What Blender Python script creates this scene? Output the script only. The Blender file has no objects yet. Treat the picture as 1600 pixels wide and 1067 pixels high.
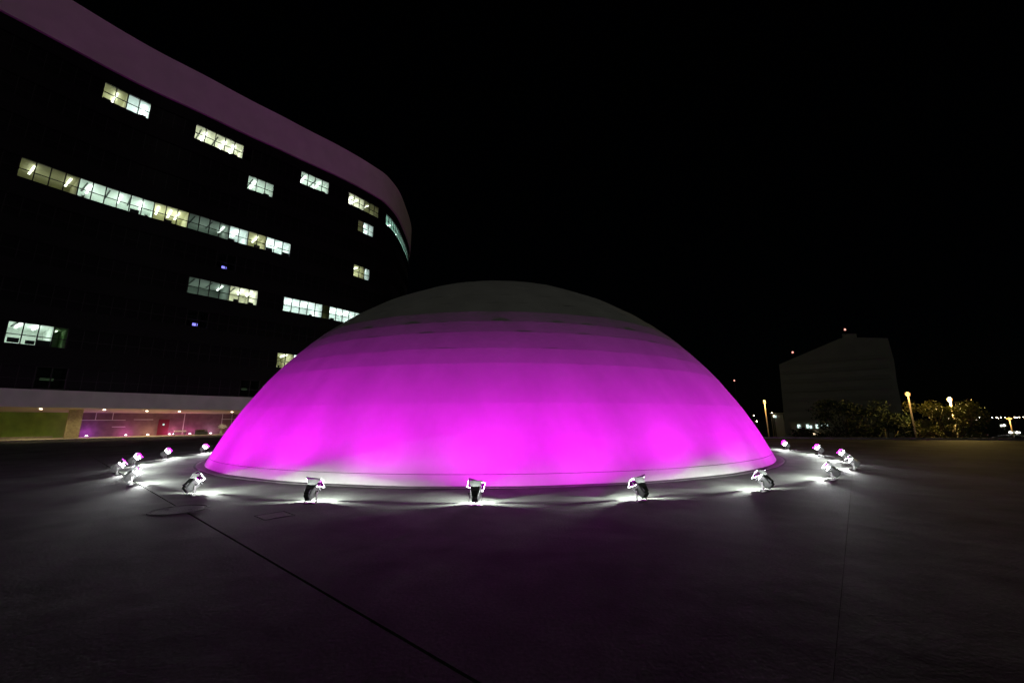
import bpy, bmesh, math, random
from mathutils import Vector, Matrix
R = math.radians
PI = math.pi
scene = bpy.context.scene
COL = scene.collection
random.seed(7)

# ------------------------------------------------------------------ camera
cam_d = bpy.data.cameras.new('camera')
cam_d.sensor_width = 36.0
cam_d.lens = 622.2 / 1600 * 36
cam_d.clip_start = 0.05
cam_d.clip_end = 6000
cam = bpy.data.objects.new('camera', cam_d)
COL.objects.link(cam)
pitch, roll = 0.197013, 0.005166
r0 = Vector((1, 0, 0)); u0 = Vector((0, -math.sin(pitch), math.cos(pitch))); f0 = Vector((0, math.cos(pitch), math.sin(pitch)))
rt = r0 * math.cos(roll) - u0 * math.sin(roll)
up = r0 * math.sin(roll) + u0 * math.cos(roll)
M = Matrix((rt, up, -f0)).transposed().to_4x4()
M.translation = Vector((0, 0, 1.6))
cam.matrix_world = M
scene.camera = cam

# ------------------------------------------------------------------ world, moon, exposure
SUN_EL, SUN_AZ = R(30), R(146)          # low night light from behind the camera, to its left
w = bpy.data.worlds.new('World'); scene.world = w
w.use_nodes = True
nt = w.node_tree
bg = nt.nodes['Background']
sky = nt.nodes.new('ShaderNodeTexSky')
sky.sky_type = 'NISHITA'; sky.sun_disc = False
sky.sun_elevation = SUN_EL; sky.sun_rotation = SUN_AZ
nt.links.new(sky.outputs[0], bg.inputs[0])
bg.inputs[1].default_value = 0.00009
sd = bpy.data.lights.new('moon', 'SUN'); sd.energy = 0.066; sd.angle = R(6); sd.color = (1.0, 1.0, 0.88)
so = bpy.data.objects.new('moon', sd); COL.objects.link(so)
sdir = Vector((math.sin(SUN_AZ) * math.cos(SUN_EL), math.cos(SUN_AZ) * math.cos(SUN_EL), math.sin(SUN_EL)))
so.rotation_euler = (-sdir).to_track_quat('-Z', 'Y').to_euler()
so.location = (0, 0, 80)
scene.view_settings.view_transform = 'Standard'
scene.view_settings.look = 'None'
scene.view_settings.exposure = 0.0
scene.view_settings.gamma = 1.0
scene.view_settings.use_curve_mapping = False
scene.render.engine = 'CYCLES'
scene.cycles.use_denoising = True
try:
    scene.cycles.denoiser = 'OPENIMAGEDENOISE'
except Exception:
    pass
scene.cycles.max_bounces = 6
scene.cycles.transparent_max_bounces = 12
scene.cycles.sample_clamp_indirect = 4.0
scene.cycles.caustics_reflective = False
scene.cycles.caustics_refractive = False

# ------------------------------------------------------------------ materials
def nodes(name):
    m = bpy.data.materials.new(name); m.use_nodes = True
    return m, m.node_tree, m.node_tree.nodes['Principled BSDF']

def mat(name, col, rough=0.7, metal=0.0, spec=0.4, var=0.0, scale=3.0, bump=0.0, bscale=40.0, detail=6.0):
    m, t, b = nodes(name)
    b.inputs['Base Color'].default_value = (*col, 1)
    b.inputs['Roughness'].default_value = rough
    b.inputs['Metallic'].default_value = metal
    b.inputs['Specular IOR Level'].default_value = spec
    tc = t.nodes.new('ShaderNodeTexCoord')
    if var > 0:
        n = t.nodes.new('ShaderNodeTexNoise'); n.inputs['Scale'].default_value = scale; n.inputs['Detail'].default_value = detail
        t.links.new(tc.outputs['Object'], n.inputs['Vector'])
        cr = t.nodes.new('ShaderNodeValToRGB')
        cr.color_ramp.elements[0].position = 0.3; cr.color_ramp.elements[1].position = 0.7
        cr.color_ramp.elements[0].color = (*[c * (1 - var) for c in col], 1)
        cr.color_ramp.elements[1].color = (*[min(1, c * (1 + var)) for c in col], 1)
        t.links.new(n.outputs['Fac'], cr.inputs['Fac']); t.links.new(cr.outputs['Color'], b.inputs['Base Color'])
    if bump > 0:
        n2 = t.nodes.new('ShaderNodeTexNoise'); n2.inputs['Scale'].default_value = bscale; n2.inputs['Detail'].default_value = 8
        t.links.new(tc.outputs['Object'], n2.inputs['Vector'])
        bp = t.nodes.new('ShaderNodeBump'); bp.inputs['Strength'].default_value = bump; bp.inputs['Distance'].default_value = 0.02
        t.links.new(n2.outputs['Fac'], bp.inputs['Height']); t.links.new(bp.outputs['Normal'], b.inputs['Normal'])
    return m

def emit(name, col, strength):
    m = bpy.data.materials.new(name); m.use_nodes = True
    t = m.node_tree; t.nodes.clear()
    o = t.nodes.new('ShaderNodeOutputMaterial'); e = t.nodes.new('ShaderNodeEmission')
    e.inputs[0].default_value = (*col, 1); e.inputs[1].default_value = strength
    t.links.new(e.outputs[0], o.inputs[0])
    if strength > 1.0: m.cycles.emission_sampling = 'NONE'      # the light objects beside these bulbs do the lighting
    return m

def sheet(name, tint, gloss, haze=0.0):
    """thin clear or coloured sheet: transparent with a weak glossy coat"""
    m = bpy.data.materials.new(name); m.use_nodes = True
    t = m.node_tree; t.nodes.clear()
    o = t.nodes.new('ShaderNodeOutputMaterial'); a = t.nodes.new('ShaderNodeBsdfTransparent'); g = t.nodes.new('ShaderNodeBsdfGlossy')
    mx = t.nodes.new('ShaderNodeMixShader')
    a.inputs[0].default_value = (*tint, 1); g.inputs['Roughness'].default_value = 0.05; mx.inputs[0].default_value = gloss
    t.links.new(a.outputs[0], mx.inputs[1]); t.links.new(g.outputs[0], mx.inputs[2]); t.links.new(mx.outputs[0], o.inputs[0])
    if haze:                                    # weak translucent share added so the backlit filter glares white
        h = t.nodes.new('ShaderNodeBsdfTranslucent'); h.inputs[0].default_value = (1, 0.85, 1, 1); m2 = t.nodes.new('ShaderNodeMixShader'); m2.inputs[0].default_value = haze
        t.links.new(mx.outputs[0], m2.inputs[1]); t.links.new(h.outputs[0], m2.inputs[2]); t.links.new(m2.outputs[0], o.inputs[0])
    return m

def translucent(name, col):
    m = bpy.data.materials.new(name); m.use_nodes = True
    t = m.node_tree; t.nodes.clear()
    o = t.nodes.new('ShaderNodeOutputMaterial'); a = t.nodes.new('ShaderNodeBsdfTranslucent'); d = t.nodes.new('ShaderNodeBsdfDiffuse'); mx = t.nodes.new('ShaderNodeMixShader')
    a.inputs[0].default_value = (*col, 1); d.inputs[0].default_value = (*col, 1); mx.inputs[0].default_value = 0.4
    t.links.new(a.outputs[0], mx.inputs[1]); t.links.new(d.outputs[0], mx.inputs[2]); t.links.new(mx.outputs[0], o.inputs[0])
    return m

def paving_mat():
    m, t, b = nodes('worn_paving')
    tc = t.nodes.new('ShaderNodeTexCoord')
    geo = t.nodes.new('ShaderNodeNewGeometry')
    n1 = t.nodes.new('ShaderNodeTexNoise'); n1.inputs['Scale'].default_value = 0.45; n1.inputs['Detail'].default_value = 7; n1.inputs['Distortion'].default_value = 0.6
    n2 = t.nodes.new('ShaderNodeTexNoise'); n2.inputs['Scale'].default_value = 30; n2.inputs['Detail'].default_value = 6
    n3 = t.nodes.new('ShaderNodeTexNoise'); n3.inputs['Scale'].default_value = 1.7; n3.inputs['Detail'].default_value = 5
    for n in (n1, n2, n3): t.links.new(geo.outputs['Position'], n.inputs['Vector'])
    c1 = t.nodes.new('ShaderNodeValToRGB')
    c1.color_ramp.elements[0].position = 0.32; c1.color_ramp.elements[0].color = (0.032, 0.037, 0.030, 1)
    c1.color_ramp.elements[1].position = 0.66; c1.color_ramp.elements[1].color = (0.118, 0.134, 0.112, 1)
    mx = t.nodes.new('ShaderNodeMixRGB'); mx.blend_type = 'OVERLAY'; mx.inputs[0].default_value = 0.55
    mx2 = t.nodes.new('ShaderNodeMixRGB'); mx2.blend_type = 'OVERLAY'; mx2.inputs[0].default_value = 0.65
    t.links.new(n1.outputs['Fac'], c1.inputs['Fac'])
    t.links.new(c1.outputs['Color'], mx.inputs[1]); t.links.new(n3.outputs['Fac'], mx.inputs[2])
    t.links.new(mx.outputs[0], mx2.inputs[1]); t.links.new(n2.outputs['Fac'], mx2.inputs[2])
    t.links.new(mx2.outputs[0], b.inputs['Base Color'])
    b.inputs['Roughness'].default_value = 0.85; b.inputs['Specular IOR Level'].default_value = 0.25
    add = t.nodes.new('ShaderNodeMath'); add.operation = 'MULTIPLY_ADD'; add.inputs[1].default_value = 0.25
    t.links.new(n2.outputs['Fac'], add.inputs[0]); t.links.new(n3.outputs['Fac'], add.inputs[2])
    bp = t.nodes.new('ShaderNodeBump'); bp.inputs['Strength'].default_value = 0.5; bp.inputs['Distance'].default_value = 0.025
    t.links.new(add.outputs[0], bp.inputs['Height']); t.links.new(bp.outputs['Normal'], b.inputs['Normal'])
    return m

def dome_mat():
    m, t, b = nodes('painted_dome_concrete')
    geo = t.nodes.new('ShaderNodeNewGeometry')
    n1 = t.nodes.new('ShaderNodeTexNoise'); n1.inputs['Scale'].default_value = 0.9; n1.inputs['Detail'].default_value = 8
    mp = t.nodes.new('ShaderNodeMapping'); mp.inputs['Scale'].default_value = (1, 1, 0.35)
    t.links.new(geo.outputs['Position'], mp.inputs['Vector']); t.links.new(mp.outputs[0], n1.inputs['Vector'])
    c1 = t.nodes.new('ShaderNodeValToRGB')
    c1.color_ramp.elements[0].position = 0.3; c1.color_ramp.elements[0].color = (0.64, 0.64, 0.615, 1)
    c1.color_ramp.elements[1].position = 0.65; c1.color_ramp.elements[1].color = (0.76, 0.76, 0.73, 1)
    t.links.new(n1.outputs['Fac'], c1.inputs['Fac']); t.links.new(c1.outputs['Color'], b.inputs['Base Color'])
    b.inputs['Roughness'].default_value = 0.9; b.inputs['Specular IOR Level'].default_value = 0.15
    n2 = t.nodes.new('ShaderNodeTexNoise'); n2.inputs['Scale'].default_value = 6; n2.inputs['Detail'].default_value = 8
    t.links.new(geo.outputs['Position'], n2.inputs['Vector'])
    bp = t.nodes.new('ShaderNodeBump'); bp.inputs['Strength'].default_value = 0.25; bp.inputs['Distance'].default_value = 0.02
    t.links.new(n2.outputs['Fac'], bp.inputs['Height']); t.links.new(bp.outputs['Normal'], b.inputs['Normal'])
    return m

MT = dict(
    paving=paving_mat(), dome=dome_mat(),
    gutter=mat('gutter_concrete', (0.16, 0.155, 0.15), 0.9, var=0.3, scale=4, bump=0.3),
    dirt=mat('dark_joint_fill', (0.02, 0.02, 0.02), 0.95),
    soil=mat('dark_grass_ground', (0.03, 0.04, 0.018), 0.95, var=0.4, scale=0.3),
    iron=mat('cast_iron', (0.035, 0.035, 0.036), 0.85, metal=0.0, var=0.3, scale=20, bump=0.5, bscale=60),
    hatch=mat('hatch_concrete', (0.13, 0.115, 0.115), 0.85, var=0.3, scale=9, bump=0.4),
    lampgrey=mat('lamp_grey_paint', (0.42, 0.43, 0.43), 0.45, metal=0.3, var=0.15, scale=14),
    lampdark=mat('lamp_cast_aluminium', (0.20, 0.21, 0.21), 0.5, metal=0.4, var=0.25, scale=18),
    steel=mat('galvanised_steel', (0.55, 0.55, 0.54), 0.4, metal=0.7, var=0.15, scale=12),
    rubber=mat('black_knob', (0.015, 0.015, 0.015), 0.6),
    lens=emit('floodlight_lens', (0.93, 1.0, 0.97), 30.0),
    arc=emit('floodlight_arc_tube', (0.95, 1.0, 0.98), 30.0),
    hood=translucent('glare_hood_sheet', (0.40, 0.41, 0.40)),
    gel=sheet('magenta_gel', (0.62, 0.03, 0.64), 0.02, 0.005),
    parapet=mat('white_parapet_paint', (0.82, 0.80, 0.78), 0.85, var=0.05, scale=0.6, bump=0.05),
    fascia=mat('white_fascia_paint', (0.78, 0.76, 0.75), 0.85, var=0.08, scale=0.8),
    blackglass=mat('dark_curtain_glass', (0.006, 0.007, 0.007), 0.35, spec=0.12),
    spandrel=mat('dark_spandrel', (0.008, 0.009, 0.009), 0.5, spec=0.1),
    frame=mat('black_window_frame', (0.012, 0.012, 0.012), 0.5),
    pane=sheet('clear_pane', (0.86, 0.90, 0.88), 0.03),
    roofing=mat('roof_gravel', (0.18, 0.18, 0.17), 0.95, var=0.2),
    rail=mat('dark_ceiling_rail', (0.05, 0.055, 0.05), 0.6),
    cabinet=mat('green_cabinet', (0.05, 0.10, 0.04), 0.6),
    blackplastic=mat('black_plastic', (0.02, 0.022, 0.025), 0.5),
    soffit=mat('cream_soffit', (0.62, 0.56, 0.40), 0.8, var=0.1, scale=1.5),
    greenwall=mat('green_wall', (0.24, 0.44, 0.05), 0.8, var=0.2, scale=1.2),
    column=mat('sand_render', (0.45, 0.38, 0.22), 0.85, var=0.2, scale=6, bump=0.3),
    lobbywall=mat('rose_beige_wall', (0.19, 0.115, 0.13), 0.8, var=0.18, scale=2.0),
    whitebar=mat('white_aluminium', (0.7, 0.68, 0.66), 0.5),
    reddoor=mat('red_door', (0.15, 0.008, 0.03), 0.5),
    platform=mat('terrace_stone', (0.42, 0.38, 0.28), 0.8, var=0.2, scale=3),
    benchwhite=mat('bench_white', (0.6, 0.6, 0.58), 0.6),
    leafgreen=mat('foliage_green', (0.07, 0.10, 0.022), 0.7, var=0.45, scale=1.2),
    leaflit=mat('foliage_lit_tint', (0.12, 0.13, 0.025), 0.7, var=0.4, scale=1.5),  # lit copy of the leaf colour, street lamp glow put into it
    leafdark=mat('foliage_dark', (0.02, 0.036, 0.013), 0.8, var=0.45, scale=1.0),  # dim copy of the leaf colour, darkened to read as unlit
    bark=mat('bark', (0.09, 0.065, 0.045), 0.9, var=0.3, scale=8),
    polemat=mat('lamp_post_paint', (0.5, 0.46, 0.38), 0.6, metal=0.2),
    farwall=mat('far_concrete', (0.55, 0.57, 0.48), 0.9, var=0.12, scale=0.15),
    farband=mat('far_window_band', (0.48, 0.50, 0.42), 0.7),
    farwhite=mat('far_white_wall', (0.5, 0.5, 0.48), 0.8),
    sodium=emit('sodium_bulb', (1.0, 0.52, 0.13), 2.6),
    warmbulb=emit('warm_bulb', (1.0, 0.80, 0.55), 14.0),
    coolbulb=emit('cool_bulb', (0.85, 1.0, 0.97), 14.0),
    whitebulb=emit('white_bulb', (1.0, 0.97, 0.92), 24.0),
    redbulb=emit('red_beacon', (1.0, 0.36, 0.28), 2.4),
    bluescreen=emit('blue_screen', (0.25, 0.22, 1.0), 2.2),
    coolwindow=emit('lit_cool_window', (0.75, 1.0, 0.95), 0.9),
    puck=emit('uplight_bulb', (1.0, 0.9, 0.95), 9.0),
)

# ------------------------------------------------------------------ mesh helpers
class MB:
    def __init__(self): self.v = []; self.f = []; self.s = []
    def add(self, vs, fs, smooth=False):
        o = len(self.v); self.v += [tuple(p) for p in vs]
        self.f += [tuple(i + o for i in q) for q in fs]; self.s += [smooth] * len(fs)
    def quad(self, a, b, c, d): self.add([a, b, c, d], [(0, 1, 2, 3)])
    def box(self, c, s, mtx=None):
        x, y, z = s[0] / 2, s[1] / 2, s[2] / 2
        vs = [Vector((c[0] + i * x, c[1] + j * y, c[2] + k * z)) for k in (-1, 1) for j in (-1, 1) for i in (-1, 1)]
        if mtx is not None: vs = [mtx @ p for p in vs]
        self.add(vs, [(0, 2, 3, 1), (4, 5, 7, 6), (0, 1, 5, 4), (2, 6, 7, 3), (0, 4, 6, 2), (1, 3, 7, 5)])
    def tube(self, p, q, r1, r2=None, n=10, caps=True, mtx=None):
        r2 = r1 if r2 is None else r2
        p, q = Vector(p), Vector(q); d = (q - p).normalized()
        a = d.orthogonal().normalized(); b = d.cross(a)
        vs = [p + (a * math.cos(2 * PI * i / n) + b * math.sin(2 * PI * i / n)) * r1 for i in range(n)]
        vs += [q + (a * math.cos(2 * PI * i / n) + b * math.sin(2 * PI * i / n)) * r2 for i in range(n)]
        if mtx is not None: vs = [mtx @ x for x in vs]
        self.add(vs, [(i, (i + 1) % n, n + (i + 1) % n, n + i) for i in range(n)], True)
        if caps: self.add([], [])
        if caps:
            o = len(self.v) - 2 * n
            self.f += [tuple(o + i for i in reversed(range(n))), tuple(o + n + i for i in range(n))]; self.s += [False, False]
    def loft(self, rings, caps=True, smooth=False):
        n = len(rings[0]); vs = [p for r in rings for p in r]
        fs = [(k * n + i, k * n + (i + 1) % n, (k + 1) * n + (i + 1) % n, (k + 1) * n + i) for k in range(len(rings) - 1) for i in range(n)]
        if caps: fs += [tuple(reversed(range(n))), tuple((len(rings) - 1) * n + i for i in range(n))]
        self.add(vs, fs, smooth)
    def mesh(self, name, material):
        me = bpy.data.meshes.new(name); me.from_pydata(self.v, [], self.f)
        for p, s in zip(me.polygons, self.s): p.use_smooth = s
        if material: me.materials.append(material)
        me.update(); return me
    def build(self, name, material, parent=None):
        return link(name, self.mesh(name, material), parent)

def link(name, data, parent=None):
    o = bpy.data.objects.new(name, data); COL.objects.link(o)
    if parent is not None: o.parent = parent
    return o
def thing(name, label, cat, loc=(0, 0, 0), rz=0.0, group=None, kind=None):
    o = link(name, None); o.empty_display_size = 0.2
    o.location = loc; o.rotation_euler = (0, 0, rz)
    tag(o, label, cat, group, kind); return o
def tag(o, label=None, cat=None, group=None, kind=None):
    if label: o['label'] = label
    if cat: o['category'] = cat
    if group: o['group'] = group
    if kind: o['kind'] = kind
    return o
def copy_tree(o, parent=None):
    c = o.copy(); COL.objects.link(c); c.parent = parent
    for ch in list(o.children): copy_tree(ch, c)
    return c
def light(name, kind, parent, loc, energy, color, **kw):
    d = bpy.data.lights.new(name, kind); d.energy = energy; d.color = color
    for k, v in kw.items(): setattr(d, k, v)
    o = link(name, d, parent); o.location = loc
    return o

# ------------------------------------------------------------------ ground and plaza
gm = MB(); gm.quad((-2500, -2500, -5), (2500, -2500, -5), (2500, 2500, -5), (-2500, 2500, -5))
tag(gm.build('ground', MT['soil']), kind='structure')
PLZ = [(-80, -25), (70, -25), (70, 21.1), (-46, 56.2), (-80, 56.2)]
pb = MB(); n = len(PLZ)
pb.loft([[(x, y, -4.98) for x, y in PLZ], [(x, y, -0.022) for x, y in PLZ]])
plaza = pb.build('plaza', MT['dirt']); tag(plaza, kind='structure')
U = Vector((0.762, -0.648)); V = Vector((0.648, 0.762))
def clip(poly, P):
    for i in range(len(P)):
        a, b = Vector(P[i]), Vector(P[(i + 1) % len(P)]); e = b - a; out = []
        if not poly: return poly
        for j in range(len(poly)):
            p, q = poly[j], poly[(j + 1) % len(poly)]
            dp = e.x * (p.y - a.y) - e.y * (p.x - a.x); dq = e.x * (q.y - a.y) - e.y * (q.x - a.x)
            if dp >= 0: out.append(p)
            if dp * dq < 0: out.append(p + (q - p) * (dp / (dp - dq)))
        poly = out
    return poly
A0, B0, SA, SB = -0.33, 2.03, 4.78, 10.4
for ia in range(-18, 17):
    for ib in range(-8, 9):
        g1 = 0.0005; g2 = 0.013 if ib == 0 else 0.0005; g3 = 0.013 if ib == -1 else 0.0005
        a0, a1 = A0 + SA * ia + g1, A0 + SA * (ia + 1) - g1
        b0, b1 = B0 + SB * ib + g2, B0 + SB * (ib + 1) - g3
        pl = clip([U * a0 + V * b0, U * a1 + V * b0, U * a1 + V * b1, U * a0 + V * b1], PLZ)
        if len(pl) < 3 or max(p.length for p in pl) > 95: continue
        area = sum(pl[i].x * pl[(i + 1) % len(pl)].y - pl[(i + 1) % len(pl)].x * pl[i].y for i in range(len(pl))) / 2
        if area < 0.3: continue
        cx = sum(p.x for p in pl) / len(pl); cy = sum(p.y for p in pl) / len(pl)
        m = MB(); ch = 0.0015
        inner = [(p.x + (cx - p.x) * ch / max(0.5, (Vector((cx, cy)) - p).length), p.y + (cy - p.y) * ch / max(0.5, (Vector((cx, cy)) - p).length)) for p in pl]
        m.loft([[(p.x, p.y, -0.021) for p in pl], [(p.x, p.y, -0.0012) for p in pl], [(x, y, 0.0) for x, y in inner]])
        m.build('slab', MT['paving'], plaza)
# parapet kerb along the far edge of the podium
kp = MB()
e0, e1 = Vector((70, 21.1)), Vector((-30, 51.36)); ed = (e1 - e0).normalized(); en = Vector((-ed.y, ed.x))
nk = 24
for i in range(nk):
    p = e0 + (e1 - e0) * (i / nk) + ed * 0.01; q = e0 + (e1 - e0) * ((i + 1) / nk) - ed * 0.01
    m = MB()
    ring = lambda z, k: [(c.x, c.y, z) for c in (p + en * (0.0 + k), q + en * (0.0 + k), q + en * (0.35 - k), p + en * (0.35 - k))]
    m.loft([ring(0.003, 0), ring(0.13, 0), ring(0.15, 0.02)])
    m.build('kerb_stone', MT['gutter'], plaza)

# manhole cover and service hatch let into the paving
mh = thing('manhole_cover', 'round dark iron manhole cover in the paving across the wide joint', 'manhole cover', (-6.27, 7.94, 0))
m = MB(); N = 40
ringp = lambda r, z: [(r * math.cos(2 * PI * i / N) * (1 + 0.012 * math.sin(3 * 2 * PI * i / N)), r * math.sin(2 * PI * i / N), z) for i in range(N)]
m.loft([ringp(0.46, -0.02), ringp(0.46, 0.008), ringp(0.425, 0.010), ringp(0.42, -0.02)], caps=False); m.build('rim', MT['iron'], mh)
m = MB(); m.loft([ringp(0.405, -0.03), ringp(0.405, 0.004), ringp(0.395, 0.006)]); m.build('lid', MT['iron'], mh)
for k in (-1, 1): m = MB(); m.box((0.22 * k, 0, 0.008), (0.08, 0.025, 0.004)); m.build('lifting_slot', MT['rubber'], mh)
hc = thing('service_hatch', 'square service hatch flush in the paving left of the second near floodlight', 'hatch', (-4.17, 7.43, 0), math.atan2(0.762, 0.648))
m = MB()
for s in (-1, 1):
    m.box((0.235 * s, 0, 0.002), (0.02, 0.49, 0.012)); m.box((0, 0.235 * s, 0.002), (0.45, 0.02, 0.012))
m.build('frame', MT['iron'], hc)
m = MB(); m.box((0, 0, 0.0), (0.435, 0.435, 0.010)); m.build('lid', MT['hatch'], hc)

# ------------------------------------------------------------------ dome
DC = Vector((-0.867, 24.061, 0)); Z0, RHO = -5.2, 14.62
dome = thing('dome', 'large white concrete dome flooded with magenta light on the plaza', 'dome', DC)
NA = 288
def dring(phi, dr, seed, wav):
    r = RHO * math.cos(phi); z = Z0 + RHO * math.sin(phi)
    out = []
    for i in range(NA):
        a = 2 * PI * i / NA
        k = dr + wav * (math.sin(a * 23 + seed) + 0.8 * math.sin(a * 37 + seed * 2.1) + 0.6 * math.sin(a * 61 + seed * 3.7))
        out.append(((r + k * math.cos(phi)) * math.cos(a), (r + k * math.cos(phi)) * math.sin(a), z + k * math.sin(phi)))
    return out
phi0 = math.asin((0 - Z0) / RHO)
BANDS = [22.05, 26.0, 30.0, 35.9, 38.6, 42.0, 44.6, 47.4, 50.5, 54, 60, 68, 78]
# lower skirt up to the thin seam
m = MB(); rs = []
for t in (0.0, 0.35, 0.7, 1.0):
    ph = phi0 + (R(22.0) - phi0) * t; rs.append(dring(ph, 0.004, 0, 0.0))
m.loft(rs, caps=False, smooth=True); m.build('skirt_band', MT['dome'], dome)
for k in range(len(BANDS) - 1):
    p0, p1 = R(BANDS[k]), R(BANDS[k + 1])
    nseg = 4; m = MB(); rs = []
    wv = 0.0 if BANDS[k] < 29 else 0.0012 if BANDS[k] < 37 else 0.003 if BANDS[k] < 43 else 0.005 if BANDS[k] < 52 else 0.003
    flat = 0.35 if BANDS[k] < 30 else 0.85          # how far each poured band is a flat cone rather than a sphere zone
    for j in range(nseg + 1):
        t = j / nseg; ph = p0 + (p1 - p0) * t
        sag = RHO * (math.cos((p1 - p0) / 2) / math.cos(ph - (p0 + p1) / 2) - 1) * flat
        rs.append(dring(ph, sag, 1.3 * k + t * 0.35, wv))
    m.loft(rs, caps=False, smooth=True)
    m.build('shell_band', MT['dome'], dome)
m = MB(); rs = [dring(R(a), 0.004, 3, 0.002) for a in (78, 81, 84, 87, 89.6)]
m.loft(rs, caps=False, smooth=True); m.f.append(tuple(range(len(m.v) - NA, len(m.v)))); m.s.append(True); m.build('crown', MT['dome'], dome)
# shallow gutter ring round the foot: paving strip with a dark slot on its outer side
m = MB()
cring = lambda r, z: [(r * math.cos(2 * PI * i / 180), r * math.sin(2 * PI * i / 180), z + 0.004 * math.sin(i * 0.9)) for i in range(180)]
m.loft([cring(13.55, 0.012), cring(13.86, 0.022), cring(13.92, 0.020), cring(13.935, 0.001)], caps=False); m.build('foot_ring', MT['gutter'], dome)
m = MB(); m.loft([cring(13.90, 0.0045), cring(14.00, 0.0045)], caps=False); m.build('drain_slot', MT['dirt'], dome)

# ------------------------------------------------------------------ floodlights
RL, PH0 = 15.959, 3.25547
TILT = R(40)
PW, BW = 450, 1270
def make_floodlight():
    root = thing('floodlight', 'x', 'floodlight', group='floodlights in a ring round the dome')
    m = MB(); m.box((0, 0, 0.012), (0.11, 0.42, 0.024)); m.box((0, 0, 0.03), (0.07, 0.10, 0.02)); m.build('base_plate', MT['steel'], root)
    for s in (-1, 1):
        m = MB(); a = [(-0.022, 0), (0.022, 0), (0.030, 0.30), (0.0, 0.335), (-0.030, 0.30)]
        m.loft([[(x, s * 0.200, 0.02 + z) for x, z in a], [(x, s * 0.211, 0.02 + z) for x, z in a]]); m.build('yoke_arm', MT['steel'], root)
        m = MB(); m.tube((0, s * 0.180, 0.31), (0, s * 0.240, 0.31), 0.024, n=12); m.build('knob', MT['rubber'], root)
    B = Matrix.Translation((0, 0, 0.31)) @ Matrix.Rotation(-TILT, 4, 'Y')
    rect = lambda x, w, h, c=0.02: [B @ Vector((x, yy, zz)) for yy, zz in ((-w / 2 + c, -h / 2), (w / 2 - c, -h / 2), (w / 2, -h / 2 + c), (w / 2, h / 2 - c), (w / 2 - c, h / 2), (-w / 2 + c, h / 2), (-w / 2, h / 2 - c), (-w / 2, -h / 2 + c))]
    m = MB(); m.loft([rect(-0.21, 0.19, 0.13), rect(-0.15, 0.26, 0.19), rect(-0.02, 0.345, 0.27), rect(0.075, 0.355, 0.28), rect(0.075, 0.366, 0.29), rect(0.09, 0.366, 0.29), rect(0.09, 0.325, 0.25), rect(0.02, 0.30, 0.22)])
    hs = m.build('housing', MT['lampgrey'], root)
    for k in range(6):
        m = MB(); y = -0.085 + 0.034 * k; m.box((-0.155, y, 0), (0.15, 0.007, 0.20), B); m.build('cooling_fin', MT['lampdark'], hs)
    m = MB(); m.box((-0.11, 0, 0.132), (0.13, 0.18, 0.04), B); m.build('gear_box', MT['lampdark'], root)
    # bright glass front, bulging a little out of the rim
    m = MB(); m.loft([rect(0.03, 0.28, 0.20), rect(0.095, 0.30, 0.225), rect(0.118, 0.24, 0.17), rect(0.126, 0.14, 0.09)]); m.build('lens', MT['lens'], root)
    m = MB(); m.tube(B @ Vector((0.140, -0.11, 0)), B @ Vector((0.140, 0.11, 0)), 0.010, n=8); m.build('arc_tube', MT['arc'], root)
    # colour filter in its frame ahead of the glass, on two side brackets
    m = MB(); zl, zh, hw = -0.160, 0.155, 0.29
    for z in (zl, zh): m.box((0.255, 0, z), (0.012, 2 * hw + 0.02, 0.02), B)
    for s in (-1, 1): m.box((0.255, s * hw, (zl + zh) / 2), (0.012, 0.02, zh - zl - 0.02), B)
    gf = m.build('filter_frame', MT['lampdark'], root)
    m = MB(); m.box((0.255, 0, (zl + zh) / 2), (0.004, 2 * hw - 0.018, zh - zl - 0.018), B); m.build('colour_filter', MT['gel'], gf)
    for s in (-1, 1):
        m = MB(); m.box((0.163, s * 0.186, 0.0), (0.145, 0.005, 0.022), B); m.box((0.150, s * 0.186, -0.075), (0.030, 0.0055, 0.128), B); m.build('filter_bracket', MT['lampgrey'], root)
    p = B @ Vector((0.155, 0, 0)); d = (B.to_3x3() @ Vector((1, 0, 0.24))).normalized()
    light('glare', 'POINT', root, B @ Vector((0.150, 0, 0)), PW, (0.97, 1.0, 0.98), shadow_soft_size=0.014)
    m = MB(); m.loft([[B @ Vector((x, y, z)) for y, z in ((-w_, h_), (w_, h_), (w_, h_ + 0.006), (-w_, h_ + 0.006))] for x, w_, h_ in ((0.092, 0.17, 0.138), (0.261, 0.245, 0.168))]); m.build('glare_hood', MT['hood'], root)  # hood added to glow white as lamp glare and stop upward spill
    s = light('beam', 'SPOT', root, p, BW, (0.97, 1.0, 0.97), spot_size=R(150), spot_blend=1.0, shadow_soft_size=0.02)
    s.rotation_euler = d.to_track_quat('-Z', 'Y').to_euler()
    return root
FL_LABELS = {
    0: 'small glaring floodlight farthest back left, beside the dome flank and red door',
    1: 'glaring floodlight second from the back on the left of the dome',
    2: 'glaring floodlight third from the back left, behind the pair of tilted boxes',
    3: 'leftmost floodlight of the ring, tilted grey box in side view',
    4: 'tilted floodlight box just below the leftmost one, seen from its side',
    5: 'large glaring floodlight with bracket above the round manhole cover',
    6: 'floodlight seen from behind above the square hatch, left of centre',
    7: 'central floodlight nearest the camera, its dark back squarely in view',
    8: 'floodlight in front of the dome right of centre, turned to the left',
    9: 'tilted floodlight below the right lower corner of the dome',
    10: 'tilted floodlight in side view right of the dome, nearest of the right cluster',
    11: 'rightmost floodlight, overlapping the one just behind it',
    12: 'floodlight partly hidden behind the rightmost one',
    13: 'starry glaring floodlight behind the right pair, second from the back',
    14: 'glaring floodlight farthest back right, beside the dome edge',
}
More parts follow.
